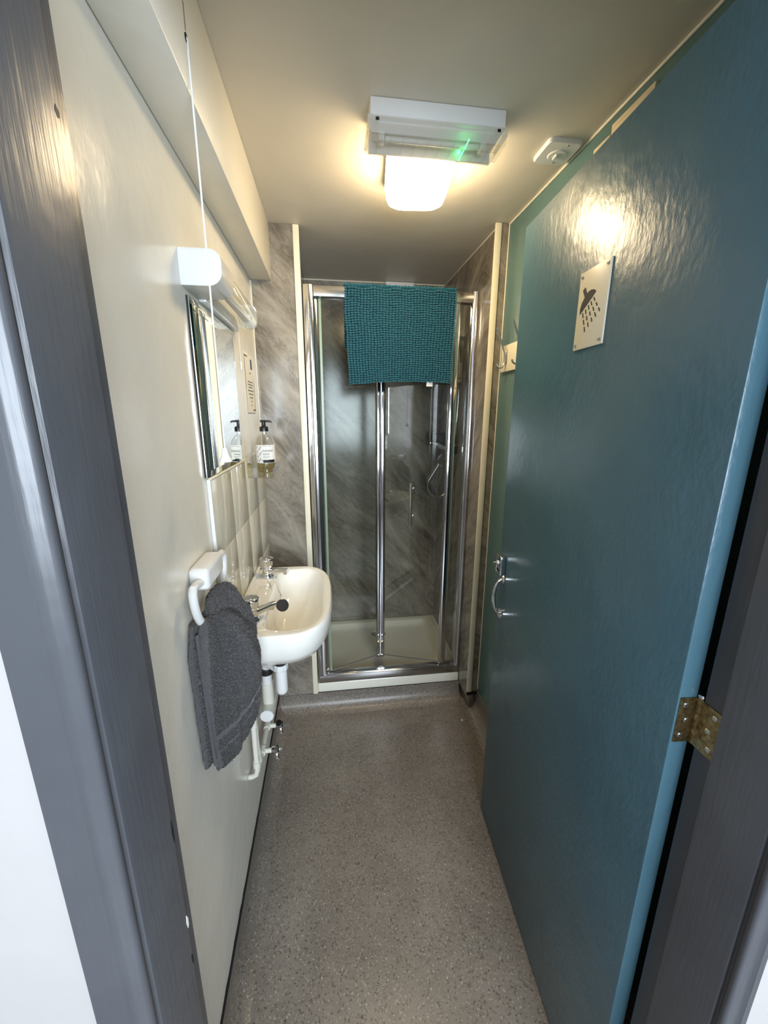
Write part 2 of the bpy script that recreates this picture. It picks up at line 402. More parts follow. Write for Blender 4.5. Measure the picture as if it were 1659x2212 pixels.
# small paint chips on the left jamb edge
for i, (y, z, h) in enumerate([(.388, 1.00, .035), (.389, .86, .022), (.387, .80, .018), (.388, 1.70, .008)]):
    pyd('paint_chip', [(.1008, y-.003, z), (.1008, y-.0005, z+h*.1), (.1008, y, z+h*.6), (.1008, y-.0035, z+h), (.1008, y-.005, z+h*.5),
        (.1002, y-.003, z), (.1002, y-.0005, z+h*.1), (.1002, y, z+h*.6), (.1002, y-.0035, z+h), (.1002, y-.005, z+h*.5)],
        [(0, 1, 2, 3, 4), (9, 8, 7, 6, 5)]+[(k, (k+1) % 5, 5+(k+1) % 5, 5+k) for k in range(5)], M_RUB if i != 1 else M_PAPER, jl)

# ------------------------------------------------------------------ the door leaf, open against the right wall
XD, YD, DS, DW, DT = .8329, 1.1563, .0641, .725, .030
du = Vector((DS, 1, 0)).normalized()                    # hinge -> free edge
dn = Vector((-du.y, du.x, 0))                           # front face normal, to the left
def D(s, n_, z): return Vector((XD, YD, 0))-du*s+dn*n_+Vector((0, 0, z))
XF_DOOR = Matrix(((-du.x, dn.x, 0, XD), (-du.y, dn.y, 0, YD), (0, 0, 1, 0), (0, 0, 0, 1)))   # local (s, n, z)
door = box('door_1', (0, -DT, .008), (DW, 0, 1.975), M_TEAL, bev=.0025, xf=XF_DOOR)
S(door, 'teal gloss painted flush door standing open on the right')
def dlathe(name, prof, s, z, n0, m_, parent, seg=20):
    return lathe(name, prof, D(s, n0, z), m_, parent, seg, dn)
# pull handle
hd = tube('pull_handle', [D(.046, .006+.023*math.sin(PI*i/16)**.55, .980-.122*i/16) for i in range(17)], [.0055-.0015*math.cos(2*PI*i/16) for i in range(17)], M_CHROME, door, 12)
for z in (.980, .858): dlathe('rose', [(.0, -.001), (.0165, -.001), (.0165, .004), (.013, .008), (.0, .009)], .046, z, 0, M_CHROME, hd)
lt = box('bolt_case', (.014, 0.0003, .993), (.054, .017, 1.054), M_CHROME, door, .002, xf=XF_DOOR)
dlathe('thumb_turn', [(.0, 0), (.008, 0), (.008, .004), (.0045, .006), (.0045, .016), (.0, .017)], .032, 1.029, .017, M_CHROME, lt)
box('bolt_slot', (.022, .0168, 1.003), (.044, .0176, 1.009), M_DARK, lt, xf=XF_DOOR)
# hinge on the door edge
kx, ky = .8190, .4262
hinge = tube('hinge_knuckle', [(kx, ky, 1.012), (kx, ky, 1.088)], .0052, M_BRASS, door, 14)
for i in range(6):
    z0 = 1.012+.076*i/5
    if i < 5: tube('knuckle_ring', [(kx, ky, z0+.001), (kx, ky, z0+.0142)], .0058, M_BRASS, hinge, 14)
lathe('pin_cap', [(0, 0), (.005, 0), (.006, .003), (.004, .006), (0, .007)], (kx, ky, 1.088), M_CHROME, hinge, 14)
# leaf on the door edge (in the edge plane) and leaf on the jamb
def quadplate(name, a, b, z0, z1, nrm, th, m_, parent):
    n_ = Vector(nrm).normalized()*th
    vs = [a+Vector((0, 0, z0)), b+Vector((0, 0, z0)), b+Vector((0, 0, z1)), a+Vector((0, 0, z1))]; vs += [v+n_ for v in vs]
    return pyd(name, vs, [(0, 1, 2, 3), (7, 6, 5, 4), (0, 4, 5, 1), (1, 5, 6, 2), (2, 6, 7, 3), (3, 7, 4, 0)], m_, parent)
lf1 = quadplate('hinge_leaf', D(DW+.0004, -.003, 0), D(DW+.0004, -DT-.001, 0), 1.012, 1.088, -du, .0016, M_BRASS, hinge)
lf2 = quadplate('hinge_leaf', Vector((.8158, .4215, 0)), Vector((.8158, .392, 0)), 1.012, 1.088, (-1, 0, 0), .0016, M_BRASS, hinge)
for k in range(3):
    z = 1.024+.026*k
    lathe('screw', [(0, 0), (.0042, 0), (.003, .0012), (0, .0014)], D(DW+.0022, -.012 if k != 1 else -.017, z), M_SATIN, lf1, 12, -du)
    lathe('screw', [(0, 0), (.0042, 0), (.003, .0012), (0, .0014)], (.8142, .400 if k != 1 else .406, z), M_SATIN, lf2, 12, (-1, 0, 0))
# scuffs of bare undercoat on the leaf
for s, z, a, b in ((.37, 1.602, .010, .002), (.365, 1.595, .003, .009), (.372, 1.606, .007, .0018), (.3, 1.56, .002, .012)):
    box('scuff', (s, -.0004, z), (s+a*.5, .0004, z+b*.6), M_TEALW, door, xf=XF_DOOR)
# shower pictogram sign
sg = thing('door_sign', 'cream plate with black shower head pictogram screwed to the teal door', 'sign', D(.373, .001, 1.617))
pl = box('plate', (.323, .0003, 1.617), (.4235, .0035, 1.763), M_SIGN, sg, .0006, xf=XF_DOOR)
for s in (.331, .4155):
    for z in (1.6255, 1.7545):
        sc = dlathe('screw', [(0, 0), (.0038, 0), (.003, .0012), (0, .0018)], s, z, .0034, M_SATIN, pl, 14)
        box('screw_slot', (s-.0028, .0050, z-.0004), (s+.0028, .0054, z+.0004), M_DARK, sc, xf=XF_DOOR)
PX = lambda uv: uv
def dpoly(name, pts, parent, m_=M_INK, n0=.0034, n1=.0042):
    vs = [D(s, n0, z) for s, z in pts]+[D(s, n1, z) for s, z in pts]; k = len(pts)
    return pyd(name, vs, [tuple(range(k))[::-1], tuple(range(k, 2*k))]+[(i, (i+1) % k, k+(i+1) % k, k+i) for i in range(k)], m_, parent)
# s grows towards the hinges (right in view), z up
dpoly('shower_head_print', [(0.3352, 1.6853), (0.3349, 1.6951), (0.3391, 1.7053), (0.3476, 1.7142), (0.3381, 1.729), (0.346, 1.7327), (0.3541, 1.7195), (0.3608, 1.722), (0.3685, 1.7228), (0.3766, 1.7215), (0.3823, 1.7188), (0.3851, 1.7155), (0.3743, 1.7087), (0.357, 1.6985)], pl)
for a, b, c, d in ((.3461, 1.6853, .3495, 1.6765), (.3515, 1.672, .3553, 1.6627), (.3574, 1.658, .3609, 1.6486), (.3552, 1.6904, .3583, 1.6823), (.3618, 1.6773, .3651, 1.6689), (.3684, 1.6642, .3721, 1.6558),
                   (.3639, 1.6959, .3676, 1.6877), (.3712, 1.6834, .3748, 1.6756), (.3795, 1.6703, .383, 1.6626), (.3721, 1.7009, .376, 1.6935), (.3805, 1.6892, .3853, 1.6816), (.3891, 1.6775, .3943, 1.6696),
                   (.3804, 1.7062, .3853, 1.6994), (.3903, 1.6948, .3951, 1.6882), (.4003, 1.6835, .4055, 1.6767)):
    q = Vector((c-a, d-b)).normalized(); n_ = Vector((-q.y, q.x))*.0012
    dpoly('water_drop_print', [(a-n_.x, b-n_.y), (a+n_.x, b+n_.y), (c+n_.x, d+n_.y), (c-n_.x, d-n_.y)], pl)
# bare timber packers high on the teal wall
t1 = S(box('trim_13', (XR-.012, .938, 2.128), (XR-.0002, 1.072, 2.168), M_WOOD, bev=.0012), 'bare timber batten under the ceiling above the open door')
t2 = S(box('trim_14', (XR-.012, 1.077, 2.118), (XR-.0002, 1.138, 2.152), M_WOOD, bev=.0012), 'short bare timber batten under the ceiling beside the longer one')

# ------------------------------------------------------------------ ceiling fittings
def sqsec_x(x, cy, cz, hy, hz, n_=5, N=24):
    out = []
    for i in range(N):
        t = 2*PI*i/N; c_, s_ = math.cos(t), math.sin(t)
        out.append((x, cy+hy*math.copysign(abs(c_)**(2/n_), c_), cz+hz*math.copysign(abs(s_)**(2/n_), s_)))
    return out
EL = thing('emergency_light', 'white and clear emergency bulkhead light with a green indicator on the ceiling', 'light', (.572, 1.16, 2.10))
box('base_tray', (.408, 1.108, 2.160), (.739, 1.206, ZC), M_WHITEP, EL, .004)
# clear cover: shallow chamfered trough
def trough(x0, x1, y0, y1, z0, z1, ch):
    return [(x0, y0, z1), (x1, y0, z1), (x1, y1, z1), (x0, y1, z1)], [(x0, y0, z0+ch), (x1, y0, z0+ch), (x1, y1, z0+ch), (x0, y1, z0+ch)], \
           [(x0+.010, y0+ch*.7, z0), (x1-.010, y0+ch*.7, z0), (x1-.010, y1-ch*.5, z0), (x0+.010, y1-ch*.5, z0)]
a, b_, c_ = trough(.402, .744, 1.106, 1.208, 2.132, 2.162, .012)
cv = loft('cover', [a, b_, c_], M_PRISM, EL, capA=False, smooth=False)
for i in range(10):
    x = .43+.031*i
    box('cover_rib', (x, 1.125, 2.1305), (x+.0012, 1.193, 2.1325), M_CLEAR, cv)
for y in (1.118, 1.146): box('cover_seam', (.413, y, 2.1307), (.733, y+.0013, 2.1321), M_CLEAR, cv)
box('far_wall', (.412, 1.199, 2.136), (.735, 1.2055, 2.161), M_WHITEP, EL, .001)
box('gear_plate', (.428, 1.120, 2.155), (.716, 1.196, 2.1598), M_WHITEP, EL, .001)
tube('fluorescent_tube', [(.45, 1.160, 2.146), (.69, 1.160, 2.146)], .0062, M_WHITEP, EL, 14)
for x in (.44, .70): box('tube_holder', (x-.008, 1.148, 2.1375), (x+.008, 1.172, 2.155), M_WHITEP, EL, .002)
for x in (.4035, .7425): loft('end_clip', [sqsec_x(x-.004, 1.157, 2.146, .040, .013), sqsec_x(x+.004, 1.157, 2.146, .040, .013)], M_CLEAR, EL)
for x in (.425, .722): box('slot', (x-.004, 1.1046, 2.151), (x+.004, 1.1062, 2.157), M_BLACK, EL)
lathe('indicator', [(0, 0), (.0035, 0), (.003, .004), (0, .006)], (.650, 1.196, 2.155), M_LED, EL, 12, (0, 0, -1))
box('indicator_light_pipe', (.6490, 1.112, 2.1335), (.6506, 1.196, 2.1350), M_LED, EL, .0004)

LM = thing('ceiling_lamp', 'glowing square bulkhead lamp with rounded opal cover on the ceiling', 'lamp', (.572, 1.335, 2.10))
def sqsec(cx, cy, hx_, hy_, n_, z, rot, N=40):
    out = []
    for i in range(N):
        t = 2*PI*i/N; c_, s_ = math.cos(t), math.sin(t)
        x = hx_*math.copysign(abs(c_)**(2/n_), c_); y = hy_*math.copysign(abs(s_)**(2/n_), s_)
        out.append((cx+x*math.cos(rot)-y*math.sin(rot), cy+x*math.sin(rot)+y*math.cos(rot), z))
    return out
rot = math.radians(-6)
LC = (.572, 1.338)
loft('lamp_base', [sqsec(*LC, .094, .116, 9, ZC, rot), sqsec(*LC, .096, .118, 9, ZC-.030, rot)], M_WHITEP, LM)
loft('diffuser', [sqsec(*LC, .093, .115, 8, ZC-.0302, rot), sqsec(*LC, .0935, .1155, 7, ZC-.04, rot), sqsec(*LC, .092, .114, 6, ZC-.060, rot),
                  sqsec(*LC, .087, .109, 5.5, ZC-.072, rot), sqsec(*LC, .074, .095, 5, ZC-.082, rot), sqsec(*LC, .04, .05, 4, ZC-.087, rot)], M_LAMP, LM)
lathe('fixing_screw', [(0, 0), (.003, 0), (.002, .002), (0, .002)], (.585, 1.227, ZC-.06), M_SATIN, LM, 10, (0, -1, 0))

SW = thing('ceiling_plate', 'small square cream plate with a button on the ceiling by the teal wall', 'ceiling plate', (.942, 1.231, 2.17))
loft('plate', [sqsec(.942, 1.231, .049, .050, 9, ZC, 0), sqsec(.942, 1.231, .049, .050, 9, ZC-.006, 0), sqsec(.942, 1.231, .046, .047, 8, ZC-.010, 0)], M_WHITEP, SW)
loft('raised_disc', [sqsec(.944, 1.236, .026, .026, 2, ZC-.0098, 0), sqsec(.944, 1.236, .023, .023, 2, ZC-.0125, 0)], M_WHITEP, SW)
box('button', (.936, 1.226, ZC-.0165), (.944, 1.248, ZC-.012), M_WHITEP, SW, .002)
for y in (1.194, 1.268): lathe('screw', [(0, 0), (.004, 0), (.003, .0015), (0, .0015)], (.952, y, ZC-.0098), M_SATIN, SW, 12, (0, 0, -1))

PC = thing('pull_cord', 'white pull cord with cone handle hanging beside the mirror', 'pull cord', (.0862, .83, 1.393))
lathe('cord_hole_shade', [(0, 0), (.006, 0), (.006, .0015), (0, .0015)], (BW, .838, 2.074), M_DARK, PC, 12, (1, 0, 0))  # flat dark disc, paints the shade inside the cord hole
box('stain', (BW-.0004, .838, 2.085), (BW+.0005, .842, 2.122), M_INKG, PC)
tube('cord', [(BW+.001, .838, 2.074), (.0862, .834, 2.068), (.0862, .83, 2.05), (.0862, .83, 1.7), (.0862, .83, 1.42)], .0017, M_WHITEP, PC, 8)
lathe('cord_handle', [(0, 0), (.0122, 0), (.0122, .003), (.0075, .012), (.0052, .021), (.0045, .027), (0, .028)], (.0862, .83, 1.393), M_WHITEP, PC, 22)

# ------------------------------------------------------------------ things on the left wall
# tiled splashback, each tile a piece of the wall
ys = [.989, 1.190, 1.392, 1.594, YP-.003]; zs = [.916, 1.133, 1.329]
box('tile_bed', (-.0005, .987, .735), (.0035, YP-.002, 1.331), M_GROUT, wl)
for i in range(4):
    for z0, z1 in ((.737, .915), (.917, 1.132), (1.134, 1.329)):
        box('tile', (.0025, ys[i]+.001, z0), (.0072, ys[i+1]-.001, z1), M_TILE, wl, .0008)
S(box('trim_15', (0, .979, .735), (.0085, .9875, 1.334), M_WHITEP, bev=.0015), 'white edging strip at the near side of the tiles')
S(box('trim_16', (0, .9876, 1.3305), (.0095, 1.405, 1.3365), M_CREAMP, bev=.0015), 'cream edging strip on top of the tiles below the mirror')

MR = thing('wall_mirror', 'square frameless mirror above the tiled splashback', 'mirror', (0, 1.165, 1.339))
box('backing', (.0003, .969, 1.339), (.0045, 1.366, 1.73), M_RUB, MR)
# front bevelled glass
def rect(x, i): return [(x, .9685+i, 1.3385+i), (x, 1.3665-i, 1.3385+i), (x, 1.3665-i, 1.7305-i), (x, .9685+i, 1.7305-i)]
loft('mirror_glass', [rect(.0046, 0), rect(.0066, 0), rect(.0074, .014)], M_MIRROR, MR, smooth=False)

SL = thing('shaver_light', 'white shaver light with clear diffuser above the mirror', 'wall light', (.04, 1.18, 1.745))
def rsec(y, x0, x1, z0, z1, r, N=6):
    out = []
    for cx, cz, a0 in ((x1-r, z1-r, 0), (x0, z1, None), (x0, z0, None), (x1-r*1.3, z0+r*1.3, -90)):
        if a0 is None: out.append((cx, y, cz)); continue
        rr = r if a0 == 0 else r*1.3
        for i in range(N):
            t = math.radians((0 if a0 == 0 else -90)+90*i/(N-1)); out.append((cx+rr*math.cos(t), y, cz+rr*math.sin(t)))
    return out
loft('end_housing', [rsec(.945, .0003, .077, 1.752, 1.806, .02), rsec(.948, .0003, .083, 1.743, 1.812, .022), rsec(1.055, .0003, .083, 1.743, 1.812, .022), rsec(1.06, .0003, .079, 1.747, 1.81, .02)], M_WHITEP, SL)
box('back_plate', (.0003, 1.06, 1.738), (.018, 1.412, 1.812), M_WHITEP, SL, .004)
loft('diffuser', [rsec(1.062, .018, .078, 1.744, 1.807, .02), rsec(1.405, .018, .078, 1.744, 1.807, .02), rsec(1.408, .018, .074, 1.748, 1.803, .018)], M_CLEAR, SL)
tube('lamp_tube', [(.046, 1.075, 1.776), (.046, 1.39, 1.776)], .012, M_WHITEP, SL, 16)
loft('end_cap', [rsec(1.409, .0003, .075, 1.75, 1.818, .018), rsec(1.416, .0003, .070, 1.756, 1.814, .018)], M_WHITEP, SL)
cdl = tube('switch_cord', [(.012, 1.43, 1.745), (.012, 1.43, 1.652)], .0008, M_PAPER, SL, 6)
tube('switch_pull', [(.012, 1.43, 1.652), (.012, 1.43, 1.628)], .0032, M_WHITEP, cdl, 10)

NT = thing('wall_notice', 'printed notice with a black border on the cream wall beside the marble panel', 'notice', (0, 1.62, 1.485))
pp = box('paper', (.0002, 1.535, 1.485), (.0010, 1.712, 1.702), M_PAPER, NT)
def ink(y0, z0, y1, z1, m_=M_INK, nm='printed_line'): box(nm, (.0009, y0, z0), (.0014, y1, z1), m_, pp)
ink(1.538, 1.49, 1.5405, 1.70); ink(1.545, 1.575, 1.547, 1.692); ink(1.545, 1.688, 1.60, 1.692); ink(1.655, 1.497, 1.702, 1.502); ink(1.700, 1.5, 1.703, 1.61)
ink(1.538, 1.487, 1.69, 1.489)
ink(1.650, 1.650, 1.682, 1.686, M_BLUE, 'printed_emblem')
for k, (z, a, b2) in enumerate([(1.632, .62, .65), (1.60, .58, .67), (1.59, .575, .675), (1.58, .59, .66), (1.568, .57, .68), (1.556, .585, .67), (1.543, .6, .66), (1.53, .62, .64), (1.515, .62, .635)]):
    ink(1+a, z, 1+b2, z+.004, M_INKG)

SH = thing('acrylic_shelf', 'clear acrylic shelf with a raised front lip on the cream wall', 'shelf', (.045, 1.54, 1.268))
box('back_plate', (.0075, 1.415, 1.272), (.0105, 1.665, 1.346), M_CLEAR, SH)
box('base', (.0075, 1.415, 1.268), (.094, 1.665, 1.272), M_CLEAR, SH)
box('front_lip', (.091, 1.415, 1.272), (.094, 1.665, 1.302), M_CLEAR, SH)
for y in (1.44, 1.64): lathe('screw', [(0, 0), (.004, 0), (.003, .002), (0, .002)], (.0105, y, 1.315), M_BLACK, SH, 12, (1, 0, 0))

# soap bottle
bx_, by_, bz_ = .052, 1.55, 1.2722
SB = thing('soap_bottle', 'clear pump soap bottle with white label and black pump on the acrylic shelf', 'bottle', (bx_, by_, bz_))
br = .0345
lathe('bottle_body', [(0, 0), (br-.003, 0), (br, .003), (br, .095), (br*.97, .108), (br*.8, .124), (br*.5, .136), (.0125, .139), (.0125, .150), (0, .150)], (bx_, by_, bz_), M_BOTTLE, SB, 36)
lathe('soap', [(0, .001), (br-.004, .001), (br-.0016, .004), (br-.0016, .034), (0, .034)], (bx_, by_, bz_), M_LIQ, SB, 32)
pm = lathe('pump_collar', [(0, 0), (.0158, 0), (.0158, .014), (.0148, .016), (.008, .019), (.007, .021), (.007, .034), (0, .034)], (bx_, by_, bz_+.1505), M_BLACK, SB, 28)
tube('nozzle', [(bx_-.012, by_-.001, bz_+.1875), (bx_+.002, by_, bz_+.188), (bx_+.024, by_+.002, bz_+.1865), (bx_+.029, by_+.002, bz_+.1835)], [.0042, .0045, .0032, .0028], M_BLACK, pm, 10)
tube('dip_tube', [(bx_, by_, bz_+.01), (bx_, by_, bz_+.14)], .0028, M_BOTTLE, SB, 8)
# wrapped paper label facing the viewer
vd = math.atan2(CAM.y-by_, CAM.x-bx_)
def cyl(u, v_, r): a_ = vd+u/br; return (bx_+r*math.cos(a_), by_+r*math.sin(a_), bz_+v_)
def strip(name, u0, u1, z0, z1, r, m_, parent, n=24, th=.0004):
    A = [cyl(u0+(u1-u0)*i/n, z0, r) for i in range(n+1)]+[cyl(u0+(u1-u0)*i/n, z0, r-th) for i in range(n, -1, -1)]
    Bq = [(p[0], p[1], bz_+z1) for p in A]
    return loft(name, [A, Bq], m_, parent, smooth=False)
lab = strip('label', -.052, .052, .036, .102, br+.0007, M_TAG, SB)
def wrapped_text(body, size, u0, z0, m_):
    me = text_mesh(body, size); o = None
    for v in me.vertices: v.co = Vector(cyl(u0+v.co.x, z0+v.co.y, br+.0010))
    return link('label_lettering', me, m_, lab)
wrapped_text('miniml', .0145, -.011, .077, M_INK)
strip('label_text_line', -.010, .014, .068, .0705, br+.0010, M_INKG, lab, 8)
for z, a, b2 in ((.0975, -.009, .005), (.0975, .009, .020), (.062, -.009, .013), (.058, -.009, .017), (.0545, -.009, .009)):
    strip('label_text_line', a, b2, z, z+.0011, br+.0010, M_INKG, lab, 6)
strip('label_band', -.010, .036, .037, .048, br+.0010, M_INK, lab, 12)
for u, z in ((-.035, .093), (-.034, .075), (-.031, .058), (-.036, .042), (-.015, .043)):
    strip('label_motif', u, u+.0035, z, z+.004, br+.0010, M_INKG, lab, 2)
for u, z in ((-.025, .084), (-.024, .064), (-.028, .04)):
    for k in range(6): strip('label_slash', u+.0016*k, u+.0016*k+.0022, z+.0022*k, z+.0022*k+.0026, br+.0010, M_INKG, lab, 1)

# towel ring and towel
TR = thing('towel_ring', 'white plastic towel ring on the cream wall', 'towel ring', (.02, .85, 1.05))
box('bracket', (.0003, .792, 1.132), (.041, .908, 1.180), M_WHITEP, TR, .010, 4)
rp = []
for i in range(29):
    t = PI+PI*i/28; rp.append((.026, .85+.112*math.cos(t), 1.150+.112*math.sin(t)))
rp = [(.024, .80, 1.150), (.024, .765, 1.157), (.025, .745, 1.158)]+rp+[(.025, .955, 1.158), (.024, .935, 1.157), (.024, .90, 1.150)]
tube('ring', rp, .0082, M_WHITEP, TR, 14)

TW = thing('hand_towel', 'charcoal terry hand towel hanging through the white towel ring', 'towel', (.06, .84, .70))
def spline_closed(pts, n):
    out = []; k = len(pts)
    for i in range(n):
        f = i/n*k; a_ = int(f); t = f-a_
        p0, p1, p2, p3 = (Vector(pts[(a_+j) % k]) for j in (-1, 0, 1, 2))
        out.append(.5*((2*p1)+(-p0+p2)*t+(2*p0-5*p1+4*p2-p3)*t*t+(-p0+3*p1-3*p2+p3)*t**3))
    return out
def lerp(a_, b2, t): return a_+(b2-a_)*t
def interp(keys, z):
    keys = sorted(keys)
    if z <= keys[0][0]: return keys[0][1]
    for (z0, a_), (z1, b2) in zip(keys, keys[1:]):
        if z <= z1:
            t = (z-z0)/(z1-z0); t = t*t*(3-2*t)*.5+t*.5
            return [lerp(u, w_, t) for u, w_ in zip(a_, b2)]
    return keys[-1][1]
def fold_body(name, keys, zt, zb_fn, ns, N, seed, m_, parent, amp=.0016, crease=False):
    """a folded bundle: plan section (x0,y0)->(x1,y1) with thickness, wavy sides, lofted from the top down"""
    rnd = random.Random(seed); ph = [rnd.random()*6.28 for _ in range(8)]
    secs = []
    for i in range(ns+1):
        f = i/ns; sec = []
        for k in range(N):
            a_ = 2*PI*k/N; c_, s_ = math.cos(a_), math.sin(a_)
            e = math.copysign(abs(c_)**.8, c_); g = math.copysign(abs(s_)**.75, s_)
            tt = .5+.5*e
            z = lerp(zt, zb_fn(tt), f)
            x0, y0, x1, y1, th = interp(keys, lerp(zt, .70, f))
            px, py = lerp(x0, x1, tt), lerp(y0, y1, tt)
            d = Vector((x1-x0, y1-y0)); nrm = Vector((d.y, -d.x)).normalized()
            wv = .12*math.sin(tt*9+ph[0]+f*1.7)+.08*math.sin(tt*17+ph[1]-f*2.3)
            o_ = nrm*th*.5*g*(1+wv)+nrm*th*.10*math.sin(tt*7+f*4+ph[2])
            if crease:      # soft diagonal ridges running down from the ring
                for c0_, sl_, am_ in ((.62, .55, .007), (.30, .25, -.006), (.85, .35, .004)):
                    dd = tt-(c0_+sl_*(f-.25)); o_ += nrm*am_*math.exp(-(dd/.07)**2)*g
            j = amp*(rnd.random()-.5)*2
            sec.append((max(.004, px+o_.x+nrm.x*j), py+o_.y+nrm.y*j, z+j*.5))
        secs.append(sec)
    return loft(name, secs, m_, parent)
# hump over the ring, front flap (thick), back fold (thin, close to the wall)
hump = [(1.122, (.040, .830, .052, .858, .006)), (1.114, (.036, .810, .056, .868, .026)), (1.095, (.032, .795, .062, .874, .040)), (1.06, (.030, .780, .070, .880, .046)), (1.02, (.028, .770, .086, .893, .046)), (.95, (.024, .765, .096, .910, .046)), (.70, (.022, .78, .09, .92, .03))]
hb_ = fold_body('top_fold', hump, 1.122, lambda t: .80, 70, 100, 9, M_TOWEL, TW)
front = [(1.085, (.036, .762, .058, .806, .012)), (1.075, (.033, .748, .066, .818, .034)), (1.05, (.030, .740, .078, .838, .048)), (1.0, (.028, .738, .096, .868, .056)),
         (.92, (.024, .742, .106, .894, .056)), (.82, (.020, .756, .100, .908, .046)), (.70, (.020, .776, .082, .908, .032))]
fb = fold_body('front_flap', front, 1.085, lambda t: .703+.050*max(0, t-.30)**1.3, 96, 120, 3, M_TOWEL, TW, crease=True)
back = [(1.085, (.012, .750, .030, .86, .016)), (1.0, (.010, .728, .034, .88, .022)), (.85, (.009, .730, .034, .88, .020)), (.70, (.009, .738, .03, .87, .016))]
bf = fold_body('back_fold', back, 1.075, lambda t: .742-.02*t, 70, 70, 5, M_TOWEL, TW)
# smooth woven hems along the near edges and dobby bands near the bottom of the front flap
def weave(o, bands, hem):
    me = o.data; me.materials.append(M_HEM); off = rootloc(o)
    N_ = 120 if o is fb else 70
    for p in me.polygons:
        c_ = p.center+off; k = min(v % N_ for v in p.vertices); a_ = 2*PI*k/N_; tt = .5+.5*math.copysign(abs(math.cos(a_))**.8, math.cos(a_))
        if len(p.vertices) != 4: continue
        zl = c_.z-.03*tt
        if any(z0 < zl < z1 for z0, z1 in bands) or tt < hem: p.material_index = 1
tube('hem', [Vector((.030, .735, 0))+Vector((.002*i/30-.006, .004+.010*i/30, 1.062-.32*i/30)) for i in range(31)], .0036, M_HEM, bf, 8)
weave(fb, [(.790, .806), (.752, .760)], .045); weave(bf, [], .05)
tube('hem_roll', [Vector((lerp(.020, .082, .02+.0*i), .776-.004, .704+.0*i)) + Vector((.004*i, .006*i, .001*i)) for i in range(6)], .004, M_HEM, fb, 8)
# bobbled nap over the towel: tiny loops, uncountable
def nap(obj, name, n, size, m_):
    me = obj.data; rnd = random.Random(11); polys = me.polygons; off = rootloc(obj)
    areas = [p.area if p.material_index == 0 else 0 for p in polys]; pick = rnd.choices(range(len(polys)), weights=areas, k=n); vs, fs = [], []
    for pi in pick:
        p = polys[pi]; co = [me.vertices[v].co for v in p.vertices]; a_, b2 = rnd.random(), rnd.random()
        q = (co[0]*(1-a_)+co[1]*a_)*(1-b2)+(co[3 % len(co)]*(1-a_)+co[2]*a_)*b2 if len(co) == 4 else p.center
        nrm = p.normal; x, y = frame_of(nrm); s = size*(.5+1.0*rnd.random()); tilt = (x*(rnd.random()-.5)+y*(rnd.random()-.5))*s*1.2
        b0 = len(vs); th = rnd.random()*6.28
        for k in range(3):
            vs.append(q+off+(x*math.cos(th+2.094*k)+y*math.sin(th+2.094*k))*s*.5-nrm*s*.2)
        vs.append(q+off+nrm*s*1.1+tilt); fs += [(b0, b0+1, b0+3), (b0+1, b0+2, b0+3), (b0+2, b0, b0+3)]
    me2 = bpy.data.meshes.new(name); me2.from_pydata([tuple(v) for v in vs], [], fs); me2.update()
    return link(name, me2, m_, obj, kind='stuff')
nap(fb, 'terry_nap', 60000, .0026, M_TOWEL); nap(bf, 'terry_nap', 16000, .0026, M_TOWEL); nap(hb_, 'terry_nap', 26000, .0026, M_TOWEL)

# ------------------------------------------------------------------ wash basin
BZ = .915; BYC = 1.216
WB = thing('wash_basin', 'white ceramic wall-hung wash basin', 'basin', (.14, BYC, .69))
def bsec(xc, a_, yc, b2, z, nf=2.7, nb=9, N=72, dz=None):
    out = []
    for i in range(N):
        t = 2*PI*i/N; c_, s_ = math.cos(t), math.sin(t); n_ = nf if c_ > 0 else nb
        n2 = 3.0 if c_ > 0 else 9
        x = xc+(a_ if c_ > 0 else a_)*math.copysign(abs(c_)**(2/n_), c_); y = yc+b2*math.copysign(abs(s_)**(2/n2), s_)
        out.append((max(.0076, x), y, z))
    return out
secs = [bsec(.115, .045, BYC, .055, .772, 2.2, 2.6), bsec(.118, .085, BYC, .115, .774, 2.2, 3), bsec(.126, .116, BYC, .170, .783, 2.3, 5),
        bsec(.135, .128, BYC, .208, .802, 2.4, 7), bsec(.141, .137, BYC, .233, .834, 2.5, 9), bsec(.145, .1405, BYC, .246, .872, 2.7, 9),
        bsec(.146, .1405, BYC, .250, .895, 2.8, 9), bsec(.146, .1395, BYC, .250, .908, 2.8, 9), bsec(.146, .136, BYC, .247, BZ, 2.8, 9),
        bsec(.150, .124, BYC, .238, BZ+.001, 2.8, 9), bsec(.176, .088, BYC, .222, BZ-.001, 2.7, 3.2), bsec(.176, .083, BYC, .216, BZ-.008, 2.6, 3.0),
        bsec(.174, .079, BYC, .205, BZ-.03, 2.5, 2.8), bsec(.168, .070, BYC-.004, .185, BZ-.065, 2.4, 2.6), bsec(.158, .056, BYC-.012, .150, BZ-.10, 2.3, 2.4),
        bsec(.150, .038, BYC-.03, .09, BZ-.124, 2.1, 2.2), bsec(.145, .018, BYC-.05, .022, BZ-.130, 2, 2)]
loft('bowl', secs, M_CERAM, WB)
box('back_upstand', (.0074, BYC-.248, BZ-.02), (.020, BYC+.248, BZ+.008), M_CERAM, WB, .004, 3)
box('soap_recess', (.040, BYC-.075, BZ-.004), (.086, BYC+.075, BZ+.0022), M_CERAM, WB, .003, 3)
lathe('waste_ring', [(0, 0), (.021, 0), (.021, .003), (.016, .004), (.013, .001), (0, .001)], (.145, BYC-.05, BZ-.1305), M_CHROME, WB, 24)
lathe('overflow', [(0, 0), (.011, 0), (.010, .002), (0, .002)], (.090, BYC+.0, BZ-.035), M_CHROME, WB, 18, (1, 0, .3))
